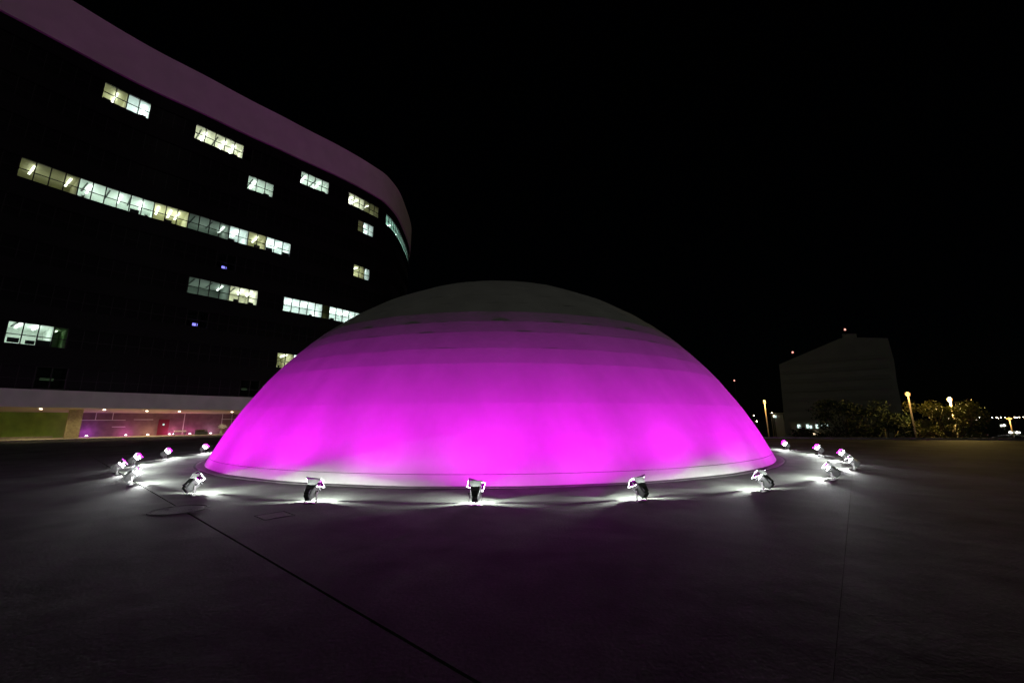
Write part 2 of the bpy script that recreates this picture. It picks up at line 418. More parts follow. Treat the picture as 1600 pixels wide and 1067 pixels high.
FB = Matrix.Translation((0, 0, 0.31)) @ Matrix.Rotation(-TILT, 4, 'Y')
FSHIFT = {0: (0, .03), 1: (3, .03), 2: (-3, .02), 3: (4, .03), 4: (-8, .05), 5: (-16, .058), 6: (6, .058), 7: (18, .02), 8: (-18, .02), 9: (-13, .058), 10: (5, .052), 11: (-4, .03), 12: (2, .02), 13: (0, .03), 14: (-2, .02)}   # filters sitting askew in their clips
proto = make_floodlight()
JIT = [0, 2, -3, 1, -1, 3, 6, 0, 8, 2, 0, -2, 1, 0, 0]
for i in range(30):
    a = PH0 + i * 2 * PI / 30
    o = proto if i == 0 else copy_tree(proto)
    o.location = (DC.x + RL * math.cos(a), DC.y + RL * math.sin(a), 0.003)
    j = JIT[i] if i < 15 else random.uniform(-4, 4)
    o.rotation_euler = (0, 0, a + PI + R(j))
    o.scale = (0.76, 0.56, 0.76)
    if i in FSHIFT:
        for ch in o.children:
            if ch.name.startswith('filter_frame'): ch.matrix_local = FB @ Matrix.Translation((0, 0, FSHIFT[i][1])) @ Matrix.Rotation(R(FSHIFT[i][0]), 4, 'X') @ FB.inverted()
    o['label'] = FL_LABELS.get(i, 'grey floodlight standing behind the dome, out of sight of the front ring')

# ------------------------------------------------------------------ curved office building
CT = [(-56.5, 17.5), (-53.2, 22.8), (-50.4, 27), (-48.0, 30.6), (-46.15, 33.5), (-44.1, 36.9), (-41.9, 40), (-39.1, 43.1), (-35.9, 47.1), (-33.15, 50.1), (-31.1, 52.6), (-28.2, 55.8), (-26.2, 58.35), (-25.0, 60.0), (-23.5, 62.4), (-22.85, 63.5), (-22.3, 65.3), (-21.75, 68.9), (-21.95, 74), (-22.9, 83.5), (-25.5, 91), (-30, 97.5), (-36, 102)]
CT = [Vector(p) for p in CT]
PTS = []
for i in range(1, len(CT) - 2):
    p0, p1, p2, p3 = CT[i - 1:i + 3]
    for k in range(60):
        t = k / 60
        PTS.append(0.5 * ((2 * p1) + (-p0 + p2) * t + (2 * p0 - 5 * p1 + 4 * p2 - p3) * t * t + (-p0 + 3 * p1 - 3 * p2 + p3) * t ** 3))
for _ in range(400):
    PTS = [PTS[0]] + [PTS[i] * 0.5 + (PTS[i - 1] + PTS[i + 1]) * 0.25 for i in range(1, len(PTS) - 1)] + [PTS[-1]]
SS = [0.0]
for i in range(1, len(PTS)): SS.append(SS[-1] + (PTS[i] - PTS[i - 1]).length)
import bisect
def fpt(s, off=0.0, z=0.0):
    s = max(0.0, min(SS[-1] - 1e-4, s)); i = min(len(SS) - 2, max(0, bisect.bisect_right(SS, s) - 1))
    t = (s - SS[i]) / (SS[i + 1] - SS[i]); p = PTS[i].lerp(PTS[i + 1], t)
    i0, i1 = max(0, i - 12), min(len(PTS) - 1, i + 13); d = (PTS[i1] - PTS[i0]).normalized()
    return Vector((p.x + d.y * off, p.y - d.x * off, z))
def srange(s0, s1, step=0.8):
    n = max(1, int(math.ceil((s1 - s0) / step))); return [s0 + (s1 - s0) * i / n for i in range(n + 1)]
def strip(m, s0, s1, o0, o1, z0, z1, step=0.8, close=True):
    """a curved bar following the facade: offsets o0 < o1, heights z0..z1"""
    rings = [[fpt(s, o1, z0), fpt(s, o1, z1), fpt(s, o0, z1), fpt(s, o0, z0)] for s in srange(s0, s1, step)]
    m.loft([list(reversed(r)) for r in rings], caps=close)
SMAX = 85.0
FH = 3.9; ZB = [36.0 - FH * k for k in range(9)]; WH = 2.03
bld = thing('office_building', 'tall curved office block with black glass front and pale parapet band', 'building', fpt(30, -9, 0))
BLO = bld.location.copy()
def bpart(m, name, material, parent=None):
    o = m.build(name, material, parent if parent is not None else bld)
    if parent is None or parent is bld: o.matrix_parent_inverse = Matrix.Translation(-BLO)
    return o
m = MB(); strip(m, 0, SMAX, -0.6, 0.28, 39.63, 44.85); bpart(m, 'roof_parapet', MT['parapet'])
m = MB(); strip(m, 0, SMAX, -17.0, -0.62, 39.2, 39.6, 2.0); bpart(m, 'roof_slab', MT['roofing'])
m = MB(); strip(m, 0, SMAX, -17.4, -17.05, 0.2, 40.0, 2.0); bpart(m, 'rear_wall', MT['spandrel'])
for k in range(9):
    top = 39.6 if k == 0 else ZB[k - 1]
    m = MB(); strip(m, 0, SMAX, -0.3, 0.0, ZB[k] + WH, top); bpart(m, 'spandrel', MT['spandrel'])
m = MB(); strip(m, 0, SMAX, -0.3, 0.65, 3.07, ZB[8] - 0.14); bpart(m, 'fascia', MT['fascia'])

# lit window runs: floor, start, end, modules, list of rooms (modules, style, tubes)
RUNS = [
    (0, 16.8, 20.66, 4, [(2, 'warm', [1.2]), (2, 'white', [1.55])]),
    (0, 24.86, 31.11, 6, [(5, 'warm2', [1.2, 3.2, 4.2]), (1, 'dark', [])]),
    (0, 37.38, 41.5, 4, [(4, 'mint', [0.9, 3.0])]),
    (0, 44.78, 50.71, 6, [(3, 'warm2', [1.2, 2.2]), (3, 'olive', [1.4])]),
    (0, 52.82, 73.2, 20, [(20, 'mint2', [0.8, 4.2, 8.0, 12.0, 16.0])]),
    (1, 31.0, 34.09, 3, [(3, 'mint', [1.0])]),
    (1, 46.8, 49.83, 3, [(1, 'warm', []), (2, 'white', [1.0])]),
    (3, 12.7, 22.47, 10, [(4, 'olive', [1.0, 3.5]), (6, 'mint', [1.0, 3.3, 5.0])]),
    (3, 22.47, 37.1, 14, [(3, 'warm', [0.4, 1.5, 2.2]), (4, 'grey', [3.6]), (2, 'white', [1.0]), (2, 'warm', [1.2]), (3, 'white', [0.8, 2.0])]),
    (3, 46.63, 49.66, 3, [(2, 'warm', [1.2]), (1, 'white', [0.5])]),
    (5, 26.55, 33.81, 7, [(4, 'grey', [3.4]), (3, 'warm2', [1.5, 2.5])]),
    (5, 36.95, 48.5, 11, [(5, 'white', [1.2, 3.2]), (1, 'olivedim', []), (5, 'white', [1.4, 3.4])]),
    (7, 14.33, 17.15, 3, [(3, 'mint', [0.9, 2.0])]),
    (7, 17.15, 18.1, 1, [(1, 'grey2', [])]),
    (7, 36.91, 41.0, 4, [(2, 'warm', [1.4]), (2, 'white', [1.0])]),
    (4, 28.9, 30.95, 2, [(2, 'dark', [])]),
    (6, 26.9, 28.95, 2, [(2, 'dark', [])]),
    (8, 16.6, 18.6, 2, [(2, 'dark', [])]),
    (8, 33.1, 35.2, 2, [(2, 'dark', [])]),
]
STY = {  # wall colour, darkened for dim and unlit rooms; lamp colour, tube strength, room fill
    'white': ((0.80, 0.84, 0.82), (0.92, 1.0, 0.98), 12, 28), 'mint': ((0.74, 0.79, 0.74), (0.92, 1.0, 0.95), 9, 19),
    'mint2': ((0.45, 0.62, 0.55), (0.85, 1.0, 0.95), 8, 11),
    'warm': ((0.62, 0.62, 0.44), (1.0, 1.0, 0.88), 9, 14), 'warm2': ((0.76, 0.76, 0.64), (0.98, 1.0, 0.94), 10, 19),
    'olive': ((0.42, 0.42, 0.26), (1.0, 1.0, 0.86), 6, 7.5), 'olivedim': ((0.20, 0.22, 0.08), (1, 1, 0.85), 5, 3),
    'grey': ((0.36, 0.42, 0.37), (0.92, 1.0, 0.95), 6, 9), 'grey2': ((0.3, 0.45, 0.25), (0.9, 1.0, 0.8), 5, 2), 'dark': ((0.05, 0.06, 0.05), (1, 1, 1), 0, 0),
}
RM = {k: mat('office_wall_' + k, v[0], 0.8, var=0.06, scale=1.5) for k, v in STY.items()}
TM = {k: emit('office_tube_' + k, v[1], v[2]) for k, v in STY.items() if v[2]}
TRZ = 0.43 * WH
fm = MB()                                   # window frame of one module, unit width along x
for x in (0.0, 1.0): fm.box((x, -0.02, WH / 2), (0.085, 0.08, WH))
for z in (0.025, WH - 0.025): fm.box((0.5, -0.02, z), (0.915, 0.078, 0.05))
fm.box((0.5, -0.02, TRZ), (0.915, 0.07, 0.075))
FRAME = fm.mesh('window', MT['frame'])
p1 = MB(); p1.box((0.5, -0.02, (0.05 + TRZ - 0.02) / 2), (0.915, 0.012, TRZ - 0.09)); P_LO = p1.mesh('pane', MT['pane'])
p2 = MB(); p2.box((0.5, -0.02, (WH - 0.05 + TRZ + 0.02) / 2), (0.915, 0.012, WH - TRZ - 0.09)); P_UP = p2.mesh('pane', MT['pane'])
ROOM_SPOTS = []
for ri, (k, s0, s1, nm, rooms) in enumerate(RUNS):
    wd = (s1 - s0) / nm; zb = ZB[k]
    for j in range(nm):
        a, b = fpt(s0 + wd * j, -0.12, zb), fpt(s0 + wd * (j + 1), -0.12, zb)
        o = link('window', FRAME, bld); d = b - a
        o.matrix_parent_inverse = Matrix.Translation(-BLO)
        o.location = a; o.rotation_euler = (0, 0, math.atan2(d.y, d.x)); o.scale = (d.length, 1, 1)
        for me in (P_LO, P_UP): link('pane', me, o)
    c = 0
    for (rn, style, tubes) in rooms:
        ra, rb = s0 + wd * c + 0.02, s0 + wd * (c + rn) - 0.02; c += rn
        dep = 3.5 if style in ('dark', 'olivedim') else 5.5
        zc, zf = zb + WH + 0.07, zb - 0.92
        if ra > 52: dep = 2.5
        m = MB(); ss = srange(ra, rb, 1.05)
        for i in range(len(ss) - 1):
            f = lambda s, o, z: fpt(s, o, z)
            m.quad(f(ss[i], -0.2, zc), f(ss[i + 1], -0.2, zc), f(ss[i + 1], -dep, zc), f(ss[i], -dep, zc))
            m.quad(f(ss[i], -0.2, zf), f(ss[i], -dep, zf), f(ss[i + 1], -dep, zf), f(ss[i + 1], -0.2, zf))
            m.quad(f(ss[i], -dep, zf), f(ss[i], -dep, zc), f(ss[i + 1], -dep, zc), f(ss[i + 1], -dep, zf))
            m.quad(f(ss[i], -0.32, zf), f(ss[i + 1], -0.32, zf), f(ss[i + 1], -0.32, zb + 0.0), f(ss[i], -0.32, zb + 0.0))
            m.quad(f(ss[i], -0.32, zb + 0.0), f(ss[i + 1], -0.32, zb + 0.0), f(ss[i + 1], -0.95, zb + 0.0), f(ss[i], -0.95, zb + 0.0))
        for s in (ra, rb): m.quad(fpt(s, -0.2, zf), fpt(s, -0.2, zc), fpt(s, -dep, zc), fpt(s, -dep, zf))
        off = bpart(m, 'office', RM[style])
        def opart(mm, name, material):
            return mm.build(name, material, off)
        for t in tubes:
            s = ra + t * wd * 1.0; mm = MB()
            a, b = fpt(s, -1.0, zc - 0.16), fpt(s, -min(3.4, dep - 0.3), zc - 0.16)
            dd = (b - a).normalized(); side = Vector((-dd.y, dd.x, 0)) * 0.07
            ring = lambda p: [p + side + Vector((0, 0, -0.03)), p - side + Vector((0, 0, -0.03)), p - side + Vector((0, 0, 0.03)), p + side + Vector((0, 0, 0.03))]
            mm.loft([ring(a), ring(b)]); opart(mm, 'fluorescent_lamp', TM[style])
        if STY[style][3]:
            nl = max(1, round(rn / 3.0))
            for q in range(nl):
                s = ra + (rb - ra) * (q + 0.5) / nl
                light('office_fill', 'POINT', off, fpt(s, -dep * 0.5, zf + 1.35), 1.35 * STY[style][3] * (rb - ra) / nl, STY[style][1], shadow_soft_size=0.35)  # soft fill added at mid-room to even out the ceiling, apart from the tubes
        if not tubes and style not in ('dark',):
            mm = MB(); s = (ra + rb) / 2; a, b = fpt(s, -2.6, zc - 0.1), fpt(s, -3.2, zc - 0.1)
            mm.tube(a, b, 0.05, n=6); opart(mm, 'fluorescent_lamp', TM[style])
        if style in ('grey', 'mint', 'warm2'):
            mm = MB()
            for t in [x * 1.7 + 0.6 for x in range(max(1, int(rn / 1.8)))]:
                s = ra + t * wd; strip(mm, s, s + 0.12, -3.6, -0.9, zc - 0.07, zc - 0.01, 0.2)
            opart(mm, 'ceiling_rail', MT['rail'])
        if style in ('white', 'mint', 'warm2', 'grey'):
            mm = MB(); strip(mm, ra + 0.1, rb - 0.1, -dep + 0.02, -dep + 0.05, zf + 0.9, zf + 1.0, 1.0); opart(mm, 'wall_rail', MT['rail'])
        ROOM_SPOTS.append((k, ra, rb, zb, style))

# dark glazing between the lit runs, with its mullions
for k in range(9):
    lit = sorted((r[1], r[2]) for r in RUNS if r[0] == k); cuts = []; c = 0.0
    for a, b in lit:
        if a - c > 0.05: cuts.append((c, a))
        c = b
    cuts.append((c, SMAX))
    mm = MB()
    for a, b in cuts:
        m = MB(); strip(m, a, b, -0.20, -0.14, ZB[k], ZB[k] + WH); bpart(m, 'dark_glazing', MT['blackglass'])
        n = max(1, round((b - a) / 1.045))
        for j in range(n):
            s = a + (b - a) * j / n; strip(mm, s, s + 0.05, -0.139, -0.06, ZB[k], ZB[k] + WH, 1)
        strip(mm, a, b, -0.139, -0.085, ZB[k] + TRZ - 0.02, ZB[k] + TRZ + 0.02, 1.05)
    tag(bpart(mm, 'mullion_grid', MT['frame']), kind='stuff')

# things standing on the window ledges of the lit offices
def ledge_item(kind, k, s, label, o=-0.62, scale=1.0, grp='dark things on the office window ledges'):
    p = fpt(s, o, ZB[k] + 0.002); q = fpt(s + 0.1, o, ZB[k]); rz = math.atan2(q.y - p.y, q.x - p.x)
    t = thing(kind, label, kind.split('_')[-1], p, rz, grp)
    if kind == 'monitor':
        m = MB(); m.box((0, 0, 0.012), (0.26, 0.18, 0.024)); m.tube((0, 0.03, 0.02), (0, 0.03, 0.2), 0.02); m.build('stand', MT['blackplastic'], t)
        m = MB(); m.box((0, 0, 0.33 * scale), (0.58 * scale, 0.05, 0.36 * scale)); m.build('screen', MT['blackplastic'], t)
    elif kind == 'storage_box':
        m = MB(); m.box((0, 0, 0.17 * scale), (0.55 * scale, 0.36, 0.34 * scale)); m.build('carton', MT['blackplastic'], t)
        m = MB(); m.box((0, 0, 0.36 * scale), (0.58 * scale, 0.39, 0.04)); m.build('lid', MT['rail'], t)
    elif kind == 'potted_plant':
        m = MB(); m.tube((0, 0, 0), (0, 0, 0.16), 0.07, 0.1); m.build('pot', MT['rail'], t)
        m = MB(); rnd = random.Random(int(s * 10))
        for i in range(26):
            a = rnd.uniform(0, 2 * PI); el = rnd.uniform(0.3, 1.3); L = rnd.uniform(0.15, 0.34) * scale
            d = Vector((math.cos(a) * math.cos(el), math.sin(a) * math.cos(el), math.sin(el))); sd_ = Vector((-math.sin(a), math.cos(a), 0)) * 0.035
            b0 = Vector((0, 0, 0.15)); m.quad(b0, b0 + d * L * 0.5 + sd_, b0 + d * L, b0 + d * L * 0.5 - sd_)
        m.build('leaves', MT['leafdark'], t)
    return t
ledge_item('storage_box', 0, 17.25, 'dark box on the ledge of the topmost left lit window', scale=1.1)
ledge_item('monitor', 0, 20.2, 'dark screen at the right end of the topmost left lit window')
ledge_item('monitor', 0, 29.3, 'dark screen in the second lit window from the left on the top floor')
ledge_item('storage_box', 0, 40.9, 'dark box at right in the third lit window of the top floor')
ledge_item('potted_plant', 1, 31.4, 'small plant at the left of the short window under the top row')
ledge_item('storage_box', 1, 33.4, 'dark box at the right of the short window under the top row', scale=1.2)
ledge_item('potted_plant', 3, 17.1, 'plant at the left end of the bright part of the long window row', scale=1.6)
ledge_item('monitor', 3, 21.0, 'dark screen past the tenth pane of the long window row', scale=1.3)
ledge_item('potted_plant', 3, 22.0, 'plant before the yellow room in the long window row', scale=1.5)
ledge_item('monitor', 3, 23.9, 'dark screen below the bright white pane of the long window row', scale=1.1)
ledge_item('storage_box', 3, 30.2, 'dark box in the bright room right of the dim one, long window row', scale=1.2)
ledge_item('monitor', 3, 33.1, 'dark screen in the second yellow room of the long window row', scale=1.2)
ledge_item('monitor', 3, 34.6, 'dark screen third from the right end of the long window row', scale=1.4)
ledge_item('storage_box', 3, 36.7, 'tall dark box at the right end of the long window row', scale=1.7)
ledge_item('monitor', 5, 31.6, 'dark screen in the yellow right half of the middle window', scale=1.0)
ledge_item('storage_box', 5, 33.2, 'dark box at the right end of the middle window')
ledge_item('potted_plant', 5, 38.1, 'small plant in the bright window just left of the dome', scale=0.9)
ledge_item('monitor', 5, 40.8, 'dark screen in the bright window just left of the dome', scale=0.7)
ledge_item('storage_box', 5, 44.0, 'long low box right of the dark pane in the bright window', scale=1.0)
ledge_item('monitor', 7, 14.9, 'dark screen at the left of the lowest lit window', scale=1.2)
ledge_item('monitor', 7, 15.9, 'dark screen in the middle of the lowest lit window', scale=1.0)
ledge_item('storage_box', 7, 16.75, 'large dark box at the right of the lowest lit window', scale=1.7)
ledge_item('potted_plant', 7, 37.4, 'plant in the low window cut off by the dome edge', scale=1.2)
def screen(k, s, w, h, label):
    p = fpt(s, -0.7, ZB[k] + 0.004); q = fpt(s + 0.1, -0.7, 0); rz = math.atan2(q.y - p.y, q.x - p.x)
    t = thing('glowing_screen', label, 'screen', p, rz)
    m = MB(); m.box((0, 0, 0.012), (0.24, 0.2, 0.024)); m.tube((0, 0.05, 0.02), (0, 0.05, 0.3), 0.02); m.build('stand', MT['blackplastic'], t)
    m = MB(); m.box((0, 0.012, 0.42), (w + 0.06, 0.04, h + 0.06)); m.build('casing', MT['blackplastic'], t)
    m = MB(); m.box((0, -0.012, 0.42), (w, 0.006, h)); m.build('display', MT['bluescreen'], t)
screen(4, 29.9, 0.5, 0.3, 'blue glowing screen in a dark office under the long window row')
screen(6, 27.9, 0.5, 0.32, 'blue white glowing screen in a dark office low on the facade')
for (k, s, w_, lab) in ((8, 17.6, 0.9, 'dim greenish exit light box behind dark glass at lower left'), (8, 34.1, 0.6, 'tiny greenish light box behind dark glass left of the dome')):
    p = fpt(s, -2.0, ZB[k] + 1.0); q = fpt(s + 0.1, -2.0, 0)
    t = thing('light_box', lab, 'light box', p, math.atan2(q.y - p.y, q.x - p.x))
    m = MB(); m.box((0, 0.03, 0), (w_ + 0.05, 0.05, 0.25)); m.box((0, 0.03, 0.65), (0.03, 0.03, 1.1)); m.build('casing', MT['rail'], t)
    m = MB(); m.box((0, -0.01, 0), (w_, 0.02, 0.2)); m.build('panel', emit('dim_green_panel', (0.35, 0.6, 0.3), 0.10), t)

# ground floor under the fascia
m = MB(); strip(m, 0, SMAX, -13.0, 1.0, 0.004, 0.15, 1.5); bpart(m, 'terrace', MT['platform'])
m = MB()
for s in [0]:
    rr = [[fpt(x, -0.28, 3.05), fpt(x, -6.3, 2.72), fpt(x, -6.3, 2.80), fpt(x, -0.28, 3.13)] for x in srange(0, SMAX, 1.5)]
    m.loft(rr)
bpart(m, 'soffit', MT['soffit'])
m = MB(); strip(m, 0, 20.2, -6.4, -6.1, 0.15, 2.75); bpart(m, 'green_wall', MT['greenwall'])
m = MB(); strip(m, 20.22, SMAX, -6.4, -6.1, 0.15, 2.75); lob = bpart(m, 'lobby_wall', MT['lobbywall'])
m = MB(); strip(m, 19.5, 20.36, -3.1, -2.1, 0.15, 2.95, 0.4); bpart(m, 'column', MT['column'])
m = MB(); strip(m, 0, 19.0, -5.2, -4.9, 0.15, 0.33); bpart(m, 'planter_kerb', MT['platform'])
for s in (21.4, 22.6, 29.3, 32.95, 34.2):
    m = MB(); strip(m, s, s + 0.06, -6.09, -6.02, 1.95 if s < 26 else 0.2, 2.72, 1); bpart(m, 'glazing_bar', MT['whitebar'])
for a, b, z in ((20.5, 23.8, 1.9), (22.7, 23.9, 1.15), (24.6, 26.5, 1.95), (32.9, 36, 2.0)):
    m = MB(); strip(m, a, b, -6.09, -6.03, z, z + 0.07, 1); bpart(m, 'glazing_transom', MT['whitebar'])
m = MB(); strip(m, 27.04, 28.03, -6.09, -6.02, 0.16, 2.0, 0.5); rd = bpart(m, 'door', MT['reddoor']); rd['label'] = 'red door in the ground floor lobby wall'
m = MB(); strip(m, 27.45, 27.62, -6.015, -5.99, 1.3, 1.5, 0.5); m.build('door_sign', MT['coolwindow'], rd)
# recessed downlights in the soffit
for i, s in enumerate((17.6, 21.7, 25.2, 28.1, 33.2)):
    p = fpt(s, -1.6 if i < 2 else -2.6, 0); zc = 3.05 - 0.33 * (1.32 if i < 2 else 2.32) / 6.02
    m = MB(); m.tube((p.x, p.y, zc - 0.05), (p.x, p.y, zc + 0.02), 0.10, n=14)
    o = bpart(m, 'downlight', MT['warmbulb'])
    light('downlight_lamp', 'SPOT', o, (p.x, p.y, zc - 0.09), 185, (1.0, 0.83, 0.45), spot_size=R(150), spot_blend=0.6, shadow_soft_size=0.08)
# floor uplights washing the lobby wall in purple
UPL = [(21.05, (0.55, 0.05, 1.0), 34), (24.0, (1.0, 0.12, 0.75), 26), (26.1, (1.0, 0.65, 0.3), 20), (28.1, (1.0, 0.12, 0.5), 18), (28.5, (1.0, 0.2, 0.6), 14), (29.9, (1.0, 0.1, 0.6), 20), (31.8, (1.0, 0.5, 0.9), 20)]
for i, (s, c, e) in enumerate(UPL):
    p = fpt(s, -5.4, 0.152)
    t = thing('floor_uplight', ['small round uplight with purple glow beside the column', 'uplight at the foot of the rose lobby wall left', 'uplight under the warm patch of the lobby wall', 'uplight right of the red door', 'second uplight right of the red door by the bench', 'uplight right of the white bench', 'uplight near the white flower stand by the dome'][i], 'uplight', p, group='uplights along the lobby wall')
    m = MB(); m.tube((0, 0, 0), (0, 0, 0.10), 0.13, 0.15, n=14); m.build('casing', MT['steel'], t)
    m = MB(); m.tube((0, 0, 0.102), (0, 0, 0.17), 0.12, 0.06, n=14); m.build('bulb', MT['puck'], t)
    light('uplight_lamp', 'POINT', t, (0, 0, 0.4), e, c, shadow_soft_size=0.08)
# bench, planter, white flower stand
def fthing(name, label, cat, s, off, z=0.152):
    p = fpt(s, off, z); q = fpt(s + 0.1, off, z); return thing(name, label, cat, p, math.atan2(q.y - p.y, q.x - p.x))
t = fthing('bench', 'low white bench in front of the lobby wall right of the door', 'bench', 28.85, -4.6)
m = MB(); m.box((0, 0, 0.46), (1.1, 0.45, 0.16)); m.build('seat', MT['benchwhite'], t)
for x in (-0.48, 0.48): m = MB(); m.box((x, 0, 0.19), (0.08, 0.4, 0.38)); m.build('leg', MT['rail'], t)
t = fthing('planter', 'long dark planter trough in front of the lobby wall near the dome', 'planter', 30.7, -4.4)
m = MB(); m.box((0, 0, 0.2), (1.3, 0.5, 0.4)); m.build('trough', MT['rail'], t)
m = MB()
for i in range(160):
    a = random.uniform(0, 2 * PI); x = random.uniform(-0.6, 0.6); d = Vector((math.cos(a) * 0.12, math.sin(a) * 0.12, random.uniform(0.08, 0.3))); sd_ = Vector((-math.sin(a), math.cos(a), 0)) * 0.03; b0 = Vector((x, random.uniform(-0.18, 0.18), 0.38))
    m.quad(b0, b0 + d * 0.5 + sd_, b0 + d, b0 + d * 0.5 - sd_)
m.build('leaves', MT['leafgreen'], t)
t = fthing('flower_stand', 'pale flower stand with white blooms beside the left dome edge', 'flower stand', 32.5, -3.6)
m = MB(); m.tube((0, 0, 0), (0, 0, 0.7), 0.16, 0.09, n=10); m.tube((0, 0, 0.7), (0, 0, 0.78), 0.3, 0.34, n=12); m.build('pedestal', MT['benchwhite'], t)
m = MB()
for i in range(60):
    a = random.uniform(0, 2 * PI); r = random.uniform(0, 0.55); b0 = Vector((r * math.cos(a), r * math.sin(a), 0.8 + random.uniform(0, 0.45) * (1 - r)))
    for d in ((0.07, 0, 0.02), (0, 0.07, 0.03)):
        d = Vector(d); m.quad(b0 - d, b0 + Vector((0, 0, 0.06)), b0 + d, b0 - Vector((0, 0, 0.06)))
m.build('blooms', MT['benchwhite'], t)

# ------------------------------------------------------------------ beyond the plaza: far building
fb = thing('far_building', 'dim distant concrete block with sloping roofline behind the trees', 'building', (106, 132, -5))
FA, FB_ = Vector((94.4, 141.4)), Vector((118.1, 122.4)); fd = (FB_ - FA); fdn = fd.normalized(); fn = Vector((-fdn.y, fdn.x))
if fn.dot(Vector((1, 1))) < 0: fn = -fn
def fw(u, z, o=0.0):
    p = FA + fd * u + fn * o; return Vector((p.x - 106, p.y - 132, z + 5))
out = [(0.0, -5), (1.0, -5), (1.0, 13.2), (1.01, 19.4), (0.995, 26.5), (0.78, 27.6), (0.62, 28.0), (0.03, 20.9)]
m = MB(); m.loft([[fw(u, z, 0) for u, z in out], [fw(u, z, 24) for u, z in out]]); m.build('wall', MT['farwall'], fb)
m = MB(); m.loft([[fw(u, z, 2) for u, z in ((0.64, 27), (0.76, 27), (0.76, 29.3), (0.64, 29.7))], [fw(u, z, 9) for u, z in ((0.64, 27), (0.76, 27), (0.76, 29.3), (0.64, 29.7))]]); m.build('penthouse', MT['farwall'], fb)
for k in range(8):
    z = -2.0 + 3.2 * k; u0_ = 0.04; u1_ = 0.96
    if z > 20: u0_ = 0.10 + (z - 20) * 0.075
    m = MB(); m.loft([[fw(u0_, z, -0.08), fw(u1_, z, -0.08), fw(u1_, z + 1.3, -0.08), fw(u0_ + 0.02, z + 1.3, -0.08)], [fw(u0_, z, 0.05), fw(u1_, z, 0.05), fw(u1_, z + 1.3, 0.05), fw(u0_ + 0.02, z + 1.3, 0.05)]])
    m.build('window_band', MT['farband'], fb)
def beacon(x, y, zb, zt, label, bulb='redbulb', r=0.28):
    t = thing('mast_beacon', label, 'beacon', (x, y, zb))
    m = MB(); m.tube((0, 0, 0), (0, 0, zt - zb - r), 0.12, 0.06, n=8); m.build('mast', MT['rail'], t)
    m = MB(); m.tube((0, 0, zt - zb - r), (0, 0, zt - zb), r * 0.8, r, n=10); m.tube((0, 0, zt - zb), (0, 0, zt - zb + r), r, r * 0.3, n=10); m.build('bulb', MT[bulb], t)
beacon(111.6, 130.2, 29.3, 31.1, 'red beacon on the rooftop of the distant block')
beacon(99.4, 139.2, 22.2, 25.0, 'red beacon at the lower left roof slope of the distant block')
beacon(82.8, 148.5, -5, 16.0, 'lone small beacon on a mast right of the dome', 'redbulb', 0.25)

# ------------------------------------------------------------------ street lamps
def street_lamp(x, y, z, label, e, headr=0.16, bulb='sodium', col=(1.0, 0.56, 0.16), grp='sodium lamps beyond the plaza'):
    t = thing('street_lamp', label, 'street lamp', (x, y, -5), math.atan2(-y, -x), grp)
    h = z + 5
    m = MB(); m.tube((0, 0, 0), (0, 0, 0.5), 0.13, 0.12, n=10); m.tube((0, 0, 0.5), (0, 0, h - 0.1), 0.085, 0.07, n=10); m.build('post', MT['polemat'], t)
    m = MB(); m.tube((0, 0, h + 0.18), (0, 0, h + 0.34), 0.17, 0.06, n=14); m.tube((0, 0, h - 0.12), (0, 0, h - 0.06), 0.16, 0.2, n=12); m.build('shade', MT['polemat'], t)
    m = MB(); m.tube((0, 0, h - 0.05), (0, 0, h + 0.16), headr, headr * 1.25, n=14); m.build('bulb', MT[bulb], t)
    if e: light('lamp', 'POINT', t, (0.45, 0, h + 0.05), e, col, shadow_soft_size=0.15)
    return t
street_lamp(40.7, 41.3, 4.03, 'brightest orange street lamp with leaning post right of the distant block', 130)
street_lamp(34.0, 54.3, 3.9, 'slim orange street lamp just right of the dome edge', 260, 0.12)
street_lamp(45.62, 41.98, 3.5, 'street lamp rising out of the yellow lit tree', 2400, 0.17, 'sodium', (1.0, 0.66, 0.18))
street_lamp(92.9, 75.95, 1.5, 'far orange street lamp near the right edge of the photo', 300, 0.30)

